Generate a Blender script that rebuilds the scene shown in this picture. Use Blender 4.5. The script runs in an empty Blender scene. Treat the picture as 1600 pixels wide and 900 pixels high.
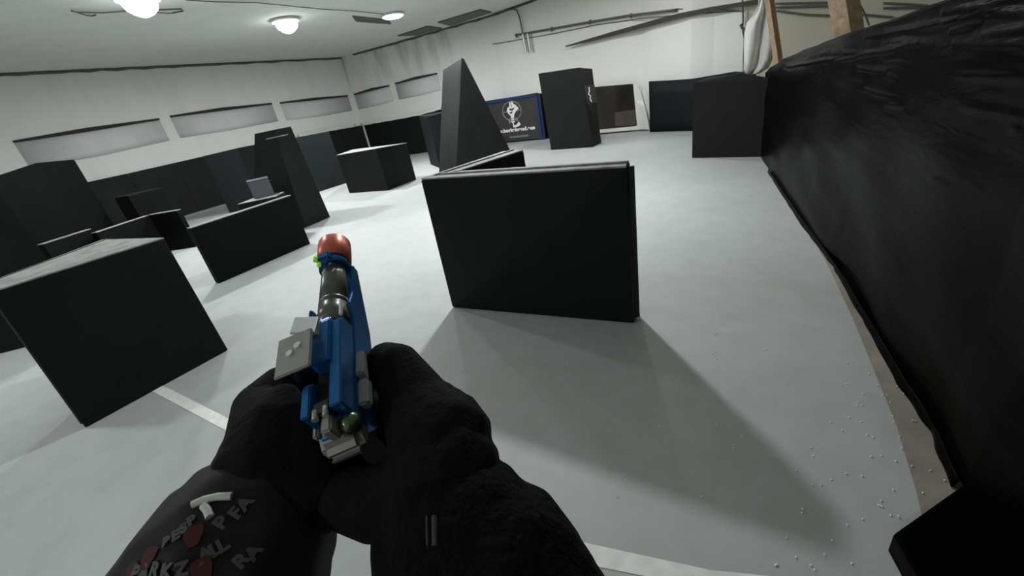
import bpy, bmesh, math, random
from mathutils import Vector, Matrix, noise
random.seed(7)
C = bpy.context.scene.collection
SC = bpy.context.scene

# ------------------------------------------------------------ camera
FPX, PITCH, ROLL, EYE = 638.0, math.radians(-25.1), math.radians(-10.6), 1.65
cd = bpy.data.cameras.new('camera'); cam = bpy.data.objects.new('camera', cd); C.objects.link(cam)
cd.sensor_width = 36; cd.lens = 36 * FPX / 1600; cd.clip_start = .01; cd.clip_end = 100
RM = Matrix.Rotation(math.pi/2 + PITCH, 3, 'X') @ Matrix.Rotation(ROLL, 3, 'Z')
cam.matrix_world = Matrix.Translation((0, 0, EYE)) @ RM.to_4x4()
SC.camera = cam

# ------------------------------------------------------------ light, world, exposure
w = bpy.data.worlds.new('world'); SC.world = w; w.use_nodes = True
w.node_tree.nodes['Background'].inputs[0].default_value = (.97, 1, .95, 1)
w.node_tree.nodes['Background'].inputs[1].default_value = .27
SC.view_settings.view_transform = 'Standard'; SC.view_settings.look = 'None'
SC.view_settings.gamma = 1; SC.view_settings.exposure = -0.05
SC.cycles.use_denoising = True
SC.cycles.max_bounces = 8
CEIL = 4.05
LAMPS = [  # x, y, watts, label
    (-3.97, 11.4, 165, 'round white ceiling lamp glaring above the far left wall'),
    (-4.85, 8.0, 150, 'round white ceiling lamp cut by the top left edge of the picture'),
    (-1.8, 13.2, 170, 'smallest and farthest lit lamp beside the dark ceiling slot'),
    (0.32, 6.1, 210, 'round white ceiling lamp above the central barrier out of view'),
    (2.6, 10.5, 95, 'round white ceiling lamp near the back right, out of view'),
    (-5.6, 3.6, 60, 'fill lamp added above the near left crate, out of view'),  # added unseen lamp, brightens the floor at the lower left
    (-4.2, -2.5, 95, 'unseen fill lamp added behind the player, out of view'),  # added unseen lamp, lifts ambient light and the near shadows
]

# ------------------------------------------------------------ helpers
def ray(px, py):
    return RM @ Vector(((px-800)/FPX, -(py-450)/FPX, -1))
def fl(px, py, z=0.0):            # world point at height z seen at a photo position
    d = ray(px, py); t = (z-EYE)/d.z
    return Vector((d.x*t, d.y*t, z))
def height(px, py, base):         # height above a floor point reached at a photo position
    d = ray(px, py); t = math.hypot(base[0], base[1])/math.hypot(d.x, d.y)
    return EYE + d.z*t
def V(*a): return Vector(a)

MATS = {}
def mat(name, col, rough=.6, metal=0, spec=.5, noise_s=0, noise_a=.15, bump=0, bump_s=30, emit=None, coat=0):
    if name in MATS: return MATS[name]
    m = bpy.data.materials.new(name); m.use_nodes = True
    nt = m.node_tree; b = nt.nodes['Principled BSDF']
    b.inputs['Base Color'].default_value = (*col, 1); b.inputs['Roughness'].default_value = rough
    b.inputs['Metallic'].default_value = metal; b.inputs['Specular IOR Level'].default_value = spec
    b.inputs['Coat Weight'].default_value = coat
    tc = nt.nodes.new('ShaderNodeTexCoord')
    if noise_s:
        n = nt.nodes.new('ShaderNodeTexNoise'); n.inputs['Scale'].default_value = noise_s
        n.inputs['Detail'].default_value = 6; nt.links.new(tc.outputs['Object'], n.inputs['Vector'])
        r = nt.nodes.new('ShaderNodeValToRGB')
        r.color_ramp.elements[0].position = .3; r.color_ramp.elements[1].position = .7
        r.color_ramp.elements[0].color = (*[c*(1-noise_a) for c in col], 1)
        r.color_ramp.elements[1].color = (*[min(1, c*(1+noise_a)) for c in col], 1)
        nt.links.new(n.outputs['Fac'], r.inputs['Fac']); nt.links.new(r.outputs['Color'], b.inputs['Base Color'])
    if bump:
        n2 = nt.nodes.new('ShaderNodeTexNoise'); n2.inputs['Scale'].default_value = bump_s
        n2.inputs['Detail'].default_value = 5; nt.links.new(tc.outputs['Object'], n2.inputs['Vector'])
        bp = nt.nodes.new('ShaderNodeBump'); bp.inputs['Strength'].default_value = bump
        bp.inputs['Distance'].default_value = .02
        nt.links.new(n2.outputs['Fac'], bp.inputs['Height']); nt.links.new(bp.outputs['Normal'], b.inputs['Normal'])
    if emit:
        b.inputs['Emission Color'].default_value = (*col, 1); b.inputs['Emission Strength'].default_value = emit
    MATS[name] = m
    return m

M_black = mat('black_painted_board', (.0085, .0092, .0100), .62, noise_s=2.5, noise_a=.18, bump=.05, bump_s=18, spec=.15)
M_black2 = mat('charcoal_board', (.0175, .018, .0185), .6, noise_s=2, noise_a=.15, bump=.05, bump_s=18, spec=.1)
M_slate = mat('slate_board', (.013, .016, .017), .6, noise_s=2, noise_a=.12, spec=.1)
M_dimmed = mat('dimmed_black_board', (.0035, .0038, .0040), .65, noise_s=2.5, noise_a=.2, spec=.1)  # darker copy of the black board, shade put into colour against the near lamp
M_dustytop = mat('dusty_board_edge', (.27, .27, .26), .75, noise_s=9, noise_a=.3, bump=.1, bump_s=60)
M_line = mat('white_floor_paint', (.80, .80, .76), .6, noise_s=14, noise_a=.1)
M_cloth = mat('white_wall_cloth', (.70, .70, .66), .85, noise_s=1.2, noise_a=.06)
M_beige = mat('beige_wall', (.56, .53, .43), .85, noise_s=1.5, noise_a=.06)
M_dark = mat('dark_gap', (.03, .03, .028), .9)
M_darkgrey = mat('dark_grey_metal', (.10, .10, .09), .6)
M_wood = mat('raw_timber', (.36, .25, .16), .8, noise_s=18, noise_a=.25, bump=.2, bump_s=60)
M_blue = mat('blue_frame', (.010, .032, .12), .45)
M_banner = mat('charcoal_vinyl', (.040, .036, .040), .45, noise_s=6, noise_a=.2)
M_white = mat('white_print', (.8, .8, .8), .6)
M_pipe = mat('galvanised_pipe', (.45, .46, .46), .35, metal=.8)
M_glove = mat('black_glove_fabric', (.0045, .005, .0045), .9, noise_s=60, noise_a=.3, bump=.2, bump_s=220, spec=.2)
M_sleeve = mat('black_sleeve_fabric', (.004, .004, .0045), .9, noise_s=40, noise_a=.3, bump=.4, bump_s=120, spec=.15)
M_cloth_dark = mat('dark_clothing', (.02, .02, .022), .9, spec=.2)

def floor_mat():
    m = bpy.data.materials.new('grey_painted_concrete'); m.use_nodes = True
    nt = m.node_tree; b = nt.nodes['Principled BSDF']; L = nt.links.new
    tc = nt.nodes.new('ShaderNodeTexCoord')
    def no(s, d, r=.5):
        n = nt.nodes.new('ShaderNodeTexNoise'); n.inputs['Scale'].default_value = s; n.inputs['Detail'].default_value = d
        n.inputs['Roughness'].default_value = r; L(tc.outputs['Object'], n.inputs['Vector']); return n
    n1 = no(.55, 4); n2 = no(5, 8, .65)
    r1 = nt.nodes.new('ShaderNodeValToRGB')
    r1.color_ramp.elements[0].position = .35; r1.color_ramp.elements[0].color = (.412, .434, .424, 1)
    r1.color_ramp.elements[1].position = .65; r1.color_ramp.elements[1].color = (.456, .480, .478, 1)
    L(n1.outputs['Fac'], r1.inputs['Fac'])
    r2 = nt.nodes.new('ShaderNodeValToRGB')
    r2.color_ramp.elements[0].position = .25; r2.color_ramp.elements[0].color = (.90, .89, .87, 1)
    r2.color_ramp.elements[1].position = .6; r2.color_ramp.elements[1].color = (1, 1, 1, 1)
    L(n2.outputs['Fac'], r2.inputs['Fac'])
    mx = nt.nodes.new('ShaderNodeMixRGB'); mx.blend_type = 'MULTIPLY'; mx.inputs[0].default_value = 1
    L(r1.outputs[0], mx.inputs[1]); L(r2.outputs[0], mx.inputs[2]); L(mx.outputs[0], b.inputs['Base Color'])
    b.inputs['Roughness'].default_value = .55; b.inputs['Specular IOR Level'].default_value = .35
    bp = nt.nodes.new('ShaderNodeBump'); bp.inputs['Strength'].default_value = .06; bp.inputs['Distance'].default_value = .01
    L(n2.outputs['Fac'], bp.inputs['Height']); L(bp.outputs['Normal'], b.inputs['Normal'])
    return m
def plaster_mat(name, light, dark, z_bias=True):
    m = bpy.data.materials.new(name); m.use_nodes = True
    nt = m.node_tree; b = nt.nodes['Principled BSDF']; L = nt.links.new
    tc = nt.nodes.new('ShaderNodeTexCoord'); mp = nt.nodes.new('ShaderNodeMapping')
    mp.inputs['Scale'].default_value = (1.6, 1.6, .35); L(tc.outputs['Object'], mp.inputs['Vector'])
    n = nt.nodes.new('ShaderNodeTexNoise'); n.inputs['Scale'].default_value = 1.3; n.inputs['Detail'].default_value = 7
    n.inputs['Roughness'].default_value = .6
    L(mp.outputs[0], n.inputs['Vector'])
    r = nt.nodes.new('ShaderNodeValToRGB'); r.color_ramp.elements[0].position = .28; r.color_ramp.elements[0].color = (*dark, 1)
    r.color_ramp.elements[1].position = .55; r.color_ramp.elements[1].color = (*light, 1)
    L(n.outputs['Fac'], r.inputs['Fac']); L(r.outputs[0], b.inputs['Base Color']); b.inputs['Roughness'].default_value = .85
    return m
M_floor = floor_mat()
M_plaster = plaster_mat('white_wall', (.82, .815, .77), (.77, .765, .72))
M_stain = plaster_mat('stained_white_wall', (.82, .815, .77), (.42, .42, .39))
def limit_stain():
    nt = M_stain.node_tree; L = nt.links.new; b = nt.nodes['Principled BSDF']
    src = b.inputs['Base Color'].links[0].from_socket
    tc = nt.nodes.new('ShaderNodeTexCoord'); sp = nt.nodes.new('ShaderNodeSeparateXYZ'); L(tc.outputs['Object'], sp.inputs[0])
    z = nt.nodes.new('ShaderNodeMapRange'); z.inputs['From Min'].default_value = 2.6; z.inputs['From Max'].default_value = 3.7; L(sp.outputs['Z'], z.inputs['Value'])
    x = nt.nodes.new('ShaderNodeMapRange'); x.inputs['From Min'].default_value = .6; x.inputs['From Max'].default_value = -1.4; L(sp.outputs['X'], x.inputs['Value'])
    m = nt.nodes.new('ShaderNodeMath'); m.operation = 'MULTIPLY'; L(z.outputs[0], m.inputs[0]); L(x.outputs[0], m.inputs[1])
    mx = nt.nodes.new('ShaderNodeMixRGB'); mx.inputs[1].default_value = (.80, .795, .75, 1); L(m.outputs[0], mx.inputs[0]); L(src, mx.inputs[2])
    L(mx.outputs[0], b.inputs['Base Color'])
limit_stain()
M_ceiling = plaster_mat('grey_white_ceiling', (.78, .80, .745), (.73, .75, .70))
def plastic_mat():
    m = mat('black_polythene_sheet', (.0016, .0019, .0013), .30, noise_s=3, noise_a=.2, spec=.06)
    nt = m.node_tree; b = nt.nodes['Principled BSDF']; L = nt.links.new; b.inputs['IOR'].default_value = 1.25
    tc = nt.nodes.new('ShaderNodeTexCoord'); mp = nt.nodes.new('ShaderNodeMapping')
    mp.inputs['Rotation'].default_value = (0, math.radians(12), math.radians(-63)); mp.inputs['Scale'].default_value = (1.0, 1, 5.5)
    n = nt.nodes.new('ShaderNodeTexNoise'); n.inputs['Scale'].default_value = 2.2; n.inputs['Detail'].default_value = 5
    n.inputs['Distortion'].default_value = 1.2
    L(tc.outputs['Object'], mp.inputs[0]); L(mp.outputs[0], n.inputs['Vector'])
    bp = nt.nodes.new('ShaderNodeBump'); bp.inputs['Strength'].default_value = .10; bp.inputs['Distance'].default_value = .06
    L(n.outputs['Fac'], bp.inputs['Height']); L(bp.outputs['Normal'], b.inputs['Normal'])
    return m
M_sheet = plastic_mat()

def link(name, me, m=None, parent=None):
    o = bpy.data.objects.new(name, me); C.objects.link(o)
    if m is not None: me.materials.append(m)
    if parent is not None: o.parent = parent
    return o
def tag(o, label=None, cat=None, group=None, kind=None):
    for k, v in (('label', label), ('category', cat), ('group', group), ('kind', kind)):
        if v: o[k] = v
    return o
def thing(name, label, cat, loc=(0, 0, 0), group=None):
    o = bpy.data.objects.new(name, None); C.objects.link(o); o.location = loc; o.empty_display_size = .1
    return tag(o, label, cat, group)
def place(o, parent):             # parent while keeping vertices given in world coordinates
    o.parent = parent; o.matrix_parent_inverse = Matrix.Translation(-Vector(parent.location))
    return o
def hull(name, base, top, m, parent=None, bevel=.008, kind=None):
    """closed solid between two rings of the same count, world coordinates"""
    bm = bmesh.new(); n = len(base)
    b = [bm.verts.new(p) for p in base]; t = [bm.verts.new(p) for p in top]
    bm.faces.new(b[::-1]); bm.faces.new(t)
    for i in range(n): bm.faces.new((b[i], b[(i+1) % n], t[(i+1) % n], t[i]))
    bmesh.ops.recalc_face_normals(bm, faces=bm.faces)
    if bevel: bmesh.ops.bevel(bm, geom=list(bm.edges), offset=bevel, segments=2, affect='EDGES', profile=.6)
    me = bpy.data.meshes.new(name); bm.to_mesh(me); bm.free()
    o = link(name, me, m)
    if parent is not None: place(o, parent)
    if kind: o['kind'] = kind
    return o
def up(p, z): return Vector((p[0], p[1], z))
def quad_prism(name, a, b, c, d, z0, z1, m, parent=None, bevel=.008, **k):
    return hull(name, [up(p, z0) for p in (a, b, c, d)], [up(p, z1) for p in (a, b, c, d)], m, parent, bevel, **k)
def rect_behind(a, b, depth):     # footprint from a visible front edge a-b going back
    a, b = Vector(a), Vector(b); e = (b-a).normalized(); n = Vector((-e.y, e.x, 0))
    if n.dot(a) < 0: n = -n
    return a, b, b+n*depth, a+n*depth
def bar(name, p, q, wd, hg, m, parent=None, bevel=.003, kind=None, upv=(0, 0, 1)):
    p, q = Vector(p), Vector(q); d = (q-p).normalized(); s = d.cross(Vector(upv)).normalized(); u = s.cross(d)
    s *= wd/2; u *= hg/2
    return hull(name, [p-s-u, p+s-u, p+s+u, p-s+u], [q-s-u, q+s-u, q+s+u, q-s+u], m, parent, bevel, kind)
def tube(name, pts, r, m, parent=None, seg=10, kind=None):
    cu = bpy.data.curves.new(name, 'CURVE'); cu.dimensions = '3D'; cu.bevel_depth = r; cu.bevel_resolution = 3; cu.use_fill_caps = True
    sp = cu.splines.new('POLY'); sp.points.add(len(pts)-1)
    for i, p in enumerate(pts): sp.points[i].co = (*p, 1)
    t = bpy.data.objects.new('t', cu); C.objects.link(t)
    dg = bpy.context.evaluated_depsgraph_get(); me = bpy.data.meshes.new_from_object(t.evaluated_get(dg))
    bpy.data.objects.remove(t); me.name = name; me.materials.clear()
    o = link(name, me, m)
    if parent is not None: place(o, parent)
    if kind: o['kind'] = kind
    return o
def sheet(name, pts_b, pts_t, m, thick=.02, parent=None, kind=None, rows=1, off=None, sub=1):
    """wall strip along a run of floor points with a given top for each, as a thin solid"""
    P = []
    for i in range(len(pts_b)-1):
        for k in range(sub):
            t = k/sub; P.append((Vector(pts_b[i]).lerp(Vector(pts_b[i+1]), t), Vector(pts_t[i]).lerp(Vector(pts_t[i+1]), t)))
    P.append((Vector(pts_b[-1]), Vector(pts_t[-1])))
    bm = bmesh.new(); g = []
    for i, (b, t) in enumerate(P):
        col = []
        for j in range(rows+1):
            p = b.lerp(t, j/rows)
            if off: p = p + off(i/(len(P)-1), j/rows, p)
            col.append(bm.verts.new(p))
        g.append(col)
    for i in range(len(g)-1):
        for j in range(rows): bm.faces.new((g[i][j], g[i+1][j], g[i+1][j+1], g[i][j+1]))
    me = bpy.data.meshes.new(name); bm.to_mesh(me); bm.free()
    for f in me.polygons: f.use_smooth = rows > 2
    o = link(name, me, m)
    s = o.modifiers.new('solid', 'SOLIDIFY'); s.thickness = thick; s.offset = 0
    if parent is not None: place(o, parent)
    if kind: o['kind'] = kind
    return o
def box(name, lo, hi, m, parent=None, bevel=.002, rot=None):
    bm = bmesh.new(); bmesh.ops.create_cube(bm, size=1)
    lo, hi = Vector(lo), Vector(hi)
    for v in bm.verts: v.co = Vector(((v.co[i]+.5)*(hi[i]-lo[i])+lo[i]) for i in range(3))
    if bevel: bmesh.ops.bevel(bm, geom=list(bm.edges), offset=bevel, segments=2, affect='EDGES')
    me = bpy.data.meshes.new(name); bm.to_mesh(me); bm.free()
    return link(name, me, m, parent)
def cyl(name, p, q, r0, r1, m, parent=None, seg=32, rings=None):
    """lathe between p and q; rings = [(t, radius)...]"""
    p, q = Vector(p), Vector(q); d = (q-p); z = d.normalized(); x = z.orthogonal().normalized(); y = z.cross(x)
    R = rings or [(0, r0), (1, r1)]
    bm = bmesh.new(); L_ = []
    for t, r in R:
        L_.append([bm.verts.new(p+d*t+(x*math.cos(a)+y*math.sin(a))*r) for a in (2*math.pi*k/seg for k in range(seg))])
    for a, b in zip(L_, L_[1:]):
        for k in range(seg): bm.faces.new((a[k], a[(k+1) % seg], b[(k+1) % seg], b[k])).smooth = True
    bm.faces.new(L_[0][::-1]); bm.faces.new(L_[-1])
    bmesh.ops.recalc_face_normals(bm, faces=bm.faces)
    me = bpy.data.meshes.new(name); bm.to_mesh(me); bm.free()
    return link(name, me, m, parent)
def text_mesh(name, s, size, m, mw, parent=None, bold=0.0, ext=.0006):
    cu = bpy.data.curves.new(name, 'FONT'); cu.body = s; cu.size = size; cu.extrude = ext; cu.offset = bold
    cu.align_x = 'CENTER'; cu.align_y = 'CENTER'
    t = bpy.data.objects.new('t', cu); C.objects.link(t)
    dg = bpy.context.evaluated_depsgraph_get(); me = bpy.data.meshes.new_from_object(t.evaluated_get(dg))
    bpy.data.objects.remove(t); me.materials.clear(); me.name = name
    me.transform(mw)
    o = link(name, me, m)
    if parent is not None: place(o, parent)
    return o

# ------------------------------------------------------------ the setting
me = bpy.data.meshes.new('floor')
me.from_pydata([(-26, -4, 0), (12, -4, 0), (12, 26, 0), (-26, 26, 0)], [], [(0, 1, 2, 3)])
floor = link('floor', me, M_floor); floor['kind'] = 'structure'

# boundary line of the hall: left wall, far corner, back wall, right wall
CORNER = V(-5.3, 20.1, 0)
LW = [V(-19.5, -4, 0), V(-12.4, 7.9, 0), V(-9.45, 12.95, 0), CORNER]
def left_pt(px):      # point of the left wall seen in a photo column near y 200
    d = ray(px, 180); e = LW[-1]-LW[0]; n = V(e.y, -e.x, 0)
    t = n.dot(LW[0])/(n.x*d.x+n.y*d.y); return V(d.x*t, d.y*t, 0)
def on_wall(px, py, a, b, lift=0.0):
    a, b = Vector(a), Vector(b); e = b-a; n = V(e.y, -e.x, 0).normalized()
    if n.dot(a) > 0: n = -n            # towards the camera
    a = a + n*lift
    d = ray(px, py); t = n.dot(a)/(n.x*d.x+n.y*d.y)
    return V(d.x*t, d.y*t, EYE+d.z*t)
BW = [CORNER, V(-3.05, 19.0, 0), V(1.0, 16.75, 0), V(2.07, 15.58, 0), V(4.86, 12.9, 0), V(5.52, 11.4, 0), V(6.35, 10.55, 0)]
def on_path(px, py, path, lift=0.0):
    d = ray(px, py); az = d.x/d.y
    for a, b in zip(path, path[1:]):
        if a.x/a.y-1e-6 <= az <= b.x/b.y+1e-6: return on_wall(px, py, a, b, lift)
    return on_wall(px, py, path[-2], path[-1], lift)
def strip_points(path, pxs, lift=0.0):
    return [on_path(x, y, path, lift) for x, y in pxs]

hull('ceiling', [V(-24, -4, 3.55), V(12, -4, 3.85), V(12, 26, 4.45), V(-24, 26, 4.15)],
     [V(-24, -4, 3.75), V(12, -4, 4.05), V(12, 26, 4.65), V(-24, 26, 4.35)], M_ceiling, None, 0, kind='structure')
def ceil_z(x, y): return 3.55 + (x+24)/36*.30 + (y+4)/30*.60
def ceil_pt(px, py, drop=.02):
    z = 4.0
    for _ in range(6):
        p = fl(px, py, z); z = ceil_z(p.x, p.y)-drop
    return fl(px, py, z)

sheet('wall_left', LW, [up(p, 4.4) for p in LW], M_plaster, .05, kind='structure')
sheet('wall_back', BW, [up(p, 4.6) for p in BW], M_stain, .05, kind='structure')

# dark seam where cloth walls meet the ceiling
def seam(name, pts, r):
    return tube(name, pts, r, M_darkgrey, kind='structure')
SL = [ceil_pt(x, y, .03) for x, y in ((0, 128), (60, 122), (100, 116), (180, 108), (250, 103), (330, 97), (400, 94), (430, 93), (470, 94))]
def ceil_wall(px, path, lift=.05):       # where wall and ceiling meet in this column
    y = 120
    for _ in range(25):
        p = on_path(px, y, path, lift); e = p.z-(ceil_z(p.x, p.y)-.03); y += e*18
    return on_path(px, y, path, lift)
seam('trim_1', [ceil_wall(x, LW) + V(0, 0, .015*math.sin(x*.13)) for x in range(-60, 535, 22)], .035)
seam('trim_2', [ceil_wall(x, BW) + V(0, 0, .02*math.sin(x*.21)) for x in range(552, 860, 16)], .035)

# blanked windows: dark slot above a cloth covered panel, slightly recessed look
slots = [((20, 220), (136, 203), (248, 185), LW, 1), ((265, 181), (345, 171), (424, 161), LW, 2), ((437, 160), (490, 155), (543, 149), LW, 3),
         ((553, 147), (580, 140), (608, 133), BW, 4), ((617, 130), (650, 122), (683, 114), BW, 5)]
M_panel = mat('grey_white_cloth_panel', (.66, .665, .67), .85, noise_s=2, noise_a=.05)
for a, mid, b, path, n in slots:
    e = bpy.data.objects.new('window_%d' % n, None); C.objects.link(e); e['kind'] = 'structure'
    A, Mi, B = (on_path(*q, path, .035) for q in (a, mid, b)); e.location = up(A, 0)
    w_ = .042
    for s, t, in ((A, Mi), (Mi, B)): pass
    tp = [A, Mi, B]
    o = sheet('slot', [p-V(0, 0, w_) for p in tp], [A+V(0, 0, .004), Mi+V(0, 0, w_*1.2), B+V(0, 0, .004)], M_dark, .05, parent=e)
    dz = .62
    o = sheet('cloth_panel', [p-V(0, 0, dz) for p in tp], [p-V(0, 0, w_+.005) for p in tp], M_panel, .008, parent=e, rows=4,
              off=lambda u, v, p: V(0, 0, .02*math.sin(u*9)*(1-v)))
# black lower boarding
def cladding(name, path, tops, m, lift):
    """boards about a metre and a half wide, tops follow the photo outline"""
    root = bpy.data.objects.new(name, None); C.objects.link(root); root['kind'] = 'structure'; root.location = (0, 0, 0)
    P = [on_path(x, y, path, lift) for x, y in tops]
    for a, b in zip(P, P[1:]):
        L_ = (up(b, 0)-up(a, 0)).length; n = max(1, round(L_/1.6))
        for k in range(n):
            p, q = a.lerp(b, k/n), a.lerp(b, (k+1)/n); g = (q-p).normalized()*.006; g.z = 0
            nn = V(g.y, -g.x, 0).normalized()*.02
            if nn.dot(p) > 0: nn = -nn
            p2, q2 = p+g, q-g
            hull('board', [up(p2, .01), up(q2, .01), up(q2-nn, .01), up(p2-nn, .01)], [p2, q2, q2-nn, p2-nn], m, root, .004)
    return root
cladding('wall_left_lower_boarding', LW, [(-260, 372), (-60, 328), (0, 314), (60, 302), (135, 285), (200, 271), (337, 240), (462, 215), (532, 201), (566, 196)], M_black2, .10)
cladding('wall_back_lower_boarding', BW, [(563, 197), (569, 196), (620, 187), (657, 179), (689, 171), (765, 157), (835, 146), (850, 146), (940, 136)], M_black, .05)
# cloth hem hanging over the boarding
for path_, pts_ in ((LW, [(468, 214), (500, 208), (532, 202), (556, 198)]), (BW, [(565, 197), (590, 192), (620, 187), (657, 180), (689, 171)])):
    sheet('cloth_hem', strip_points(path_, pts_, .16), [p+V(0, 0, .12) for p in strip_points(path_, pts_, .14)],
          M_cloth, .02, kind='structure', sub=6, rows=3, off=lambda u, v, p: V(0, 0, .008*math.sin(u*40)*(1-v)))

# far right: doorway, white curtain, black sheeting on the curved end wall
D0, D1 = on_path(928, 136, BW, .2), on_path(990, 131, BW, .2)
dr = bpy.data.objects.new('door_1', None); C.objects.link(dr); dr['kind'] = 'structure'; dr.location = up(D0, 0)
nb = (up(D1, 0)-up(D0, 0)).normalized(); nn = V(-nb.y, nb.x, 0)
nn = nn if nn.dot(D0) > 0 else -nn
M_door = mat('dark_brown_opening', (.022, .018, .013), .35, noise_s=1.3, noise_a=.5)
zb = height(990, 202, D1)
hull('opening', [up(D0, .17), up(D1, .13), up(D1+nn*.03, .13), up(D0+nn*.03, .17)], [D0, D1, D1+nn*.03, D0+nn*.03], M_door, dr, 0)
P0, P1 = on_path(960, 176, BW, .22), on_path(992, 171, BW, .22)
hull('brown_panel', [up(P0, .2), up(P1, .18), up(P1+nn*.02, .18), up(P0+nn*.02, .2)], [P0, P1, P1+nn*.02, P0+nn*.02],
     mat('brown_board', (.075, .055, .045), .5, noise_s=4), dr, .004)
bar('threshold', up(D0, .10), up(D1+nb*.35, .10), .12, .1, M_cloth, dr)
cur = [(988, 130), (992, 129), (998, 134), (1004, 150), (1009, 172), (1014, 202)]
E0 = on_path(988, 130, BW, .25); E1 = on_path(1016, 203, BW, .25)
bm = bmesh.new(); l_ = []; r_ = []
for k in range(9):
    t = k/8; yl = 130+t*72
    xl = 989+7.5*t; xr = 993 + 22*(t**.6)
    l_.append(bm.verts.new(on_path(xl, yl, BW, .28))); r_.append(bm.verts.new(on_path(xr, yl+.5, BW, .24)))
for k in range(8): bm.faces.new((l_[k], r_[k], r_[k+1], l_[k+1]))
me = bpy.data.meshes.new('white_curtain'); bm.to_mesh(me); bm.free()
o = link('white_curtain', me, M_cloth); sm = o.modifiers.new('s', 'SOLIDIFY'); sm.thickness = .01
tag(o, 'narrow white cloth strip hanging beside the dark doorway', 'curtain')
# black sheeting of the end wall
RW_base = [V(4.66, 7.10, 0), fl(1202, 266), fl(1253, 341), fl(1309, 418), fl(1360, 500), fl(1422, 602), fl(1467, 678), fl(1511, 767)]
e1 = [on_path(1003, 131, BW, .2), on_path(1040, 127, BW, .2), on_path(1079, 125, BW, .2)]
end = [up(e1[0], 0), up(e1[1], 0), fl(1079, 201), V(6.3, 9.9, 0), V(6.0, 8.6, 0), V(5.2, 8.1, 0)]
endt = []
for b, (x, y) in zip(end[:3], ((994, 129), (1040, 126), (1079, 124))): endt.append(up(b, height(x, y, b)))
endt += [up(end[3], 1.28), up(end[4], 1.30), up(end[5], 1.30)]
bm_b = [fl(1016, 203)*.965, fl(1045, 202)*.965, fl(1079, 201)*.965]
end[3:] = [V(5.85, 10.0, 0), V(5.5, 8.9, 0), V(5.0, 7.9, 0)]; endt[3:] = [up(end[3], 1.25), up(end[4], 1.24), up(end[5], 1.25)]
sheet('wall_end_sheeting', [bm_b[0], bm_b[1], bm_b[2]]+end[3:], [up(bm_b[0], height(998, 130, bm_b[0])), up(bm_b[1], height(1040, 126.5, bm_b[1])), up(bm_b[2], height(1079, 123.5, bm_b[2]))]+endt[3:],
      M_slate, .03, kind='structure', sub=4, rows=4)

# upper walls on the right: back wall continues up as hung cloth, beige side wall behind timber posts
UB = [BW[5], V(6.35, 10.55, 0), V(6.45, 10.6, 0)]
dcor = ray(1162, 70); CR = V(dcor.x, dcor.y, 0).normalized()*12.2
sheet('wall_back_upper', [V(5.4, 11.7, 0), CR], [V(5.4, 11.7, 4.7), up(CR, 4.7)], M_plaster, .04, kind='structure')
RB0, RB1 = CR, V(12, -2, 0)
sheet('wall_right', [CR, V(10.2, 6.0, 0), V(9.5, -4, 0)], [up(CR, 4.7), V(10.2, 6, 4.7), V(9.5, -4, 4.7)], M_beige, .05, kind='structure')
RWU = [CR, V(10.2, 6.0, 0)]

# right wall of black plastic sheeting on a timber frame
tops = {(7.10): 1.27, 6.65: 1.39, 4.93: 1.53, 3.4: 1.63, 2.42: 1.68, 2.0: 1.70, 1.54: 1.76, .9: 1.82, -3: 1.9}
def top_z(y):
    k = sorted(tops)
    if y <= k[0]: return tops[k[0]]
    for a, b in zip(k, k[1:]):
        if a <= y <= b: return tops[a]+(tops[b]-tops[a])*(y-a)/(b-a)
    return tops[k[-1]]
RWB = [V(4.66, 7.10, 0), V(4.02, 5.80, 0), fl(1253, 341), fl(1309, 418), fl(1360, 500), fl(1422, 602), fl(1467, 678), fl(1511, 767), V(1.15, .1, 0), V(-.3, -3, 0)]
rwn = V(-.89, .45, 0)
FOLDS = []      # creases pulled in the sheeting, each a run between two points of the wall
_wa, _wb = V(1.57, .96, 0), V(4.07, 5.91, 0)
for x0_, y0_, x1_, y1_, am in ((1315, 83, 1382, 86, .014), (1330, 108, 1368, 116, .013), (1325, 138, 1402, 162, .012), (1372, 164, 1397, 169, .016), (1472, 49, 1516, 38, .018),
        (1478, 70, 1600, 72, .014), (1486, 120, 1605, 125, .015), (1490, 168, 1605, 190, .015), (1443, 282, 1474, 291, .012), (1375, 68, 1445, 72, .010), (1562, 203, 1580, 206, .010),
        (1400, 52, 1530, 22, .018), (1300, 98, 1420, 70, .016), (1340, 60, 1480, 34, .014), (1460, 22, 1600, -6, .020), (1500, 20, 1600, 24, .016), (1510, 60, 1602, 44, .016), (1230, 104, 1300, 92, .010),
        (1290, 122, 1340, 124, .008), (1260, 360, 1330, 440, .008)):
    p_, q_ = on_wall(x0_, y0_, _wa, _wb), on_wall(x1_, y1_, _wa, _wb)
    FOLDS.append((Vector((p_.y*1.12, p_.z)), Vector((q_.y*1.12, q_.z)), am))
def wrinkle(u, v, p):
    q = Vector((p.x*.9+p.y*1.3, p.z*3.2, 0))
    a = noise.noise(q*.8)*.030 + noise.noise(V(q.x*.5+q.y*.25, q.y*1.6-q.x*.3, 3.1))*.010
    m_ = Vector((p.y*1.12, p.z))
    for f0_, f1_, am in FOLDS:
        e_ = f1_-f0_; t_ = max(0, min(1, (m_-f0_).dot(e_)/max(e_.length_squared, 1e-6)))
        d_ = (m_-(f0_+e_*t_)).length
        if d_ < .09: a += am*.62*math.exp(-(d_/.011)**2)*math.sin(math.pi*min(max(t_, .06), .94))**.5
    return rwn*a + V(0, 0, (.012*noise.noise(V(p.y*2.5, 0, 0)) if v > .95 else 0))
rw = sheet('wall_right_sheeting', RWB, [up(p, top_z(p.y)) for p in RWB], M_sheet, .012, kind='structure', sub=64, rows=140, off=wrinkle)
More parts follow.
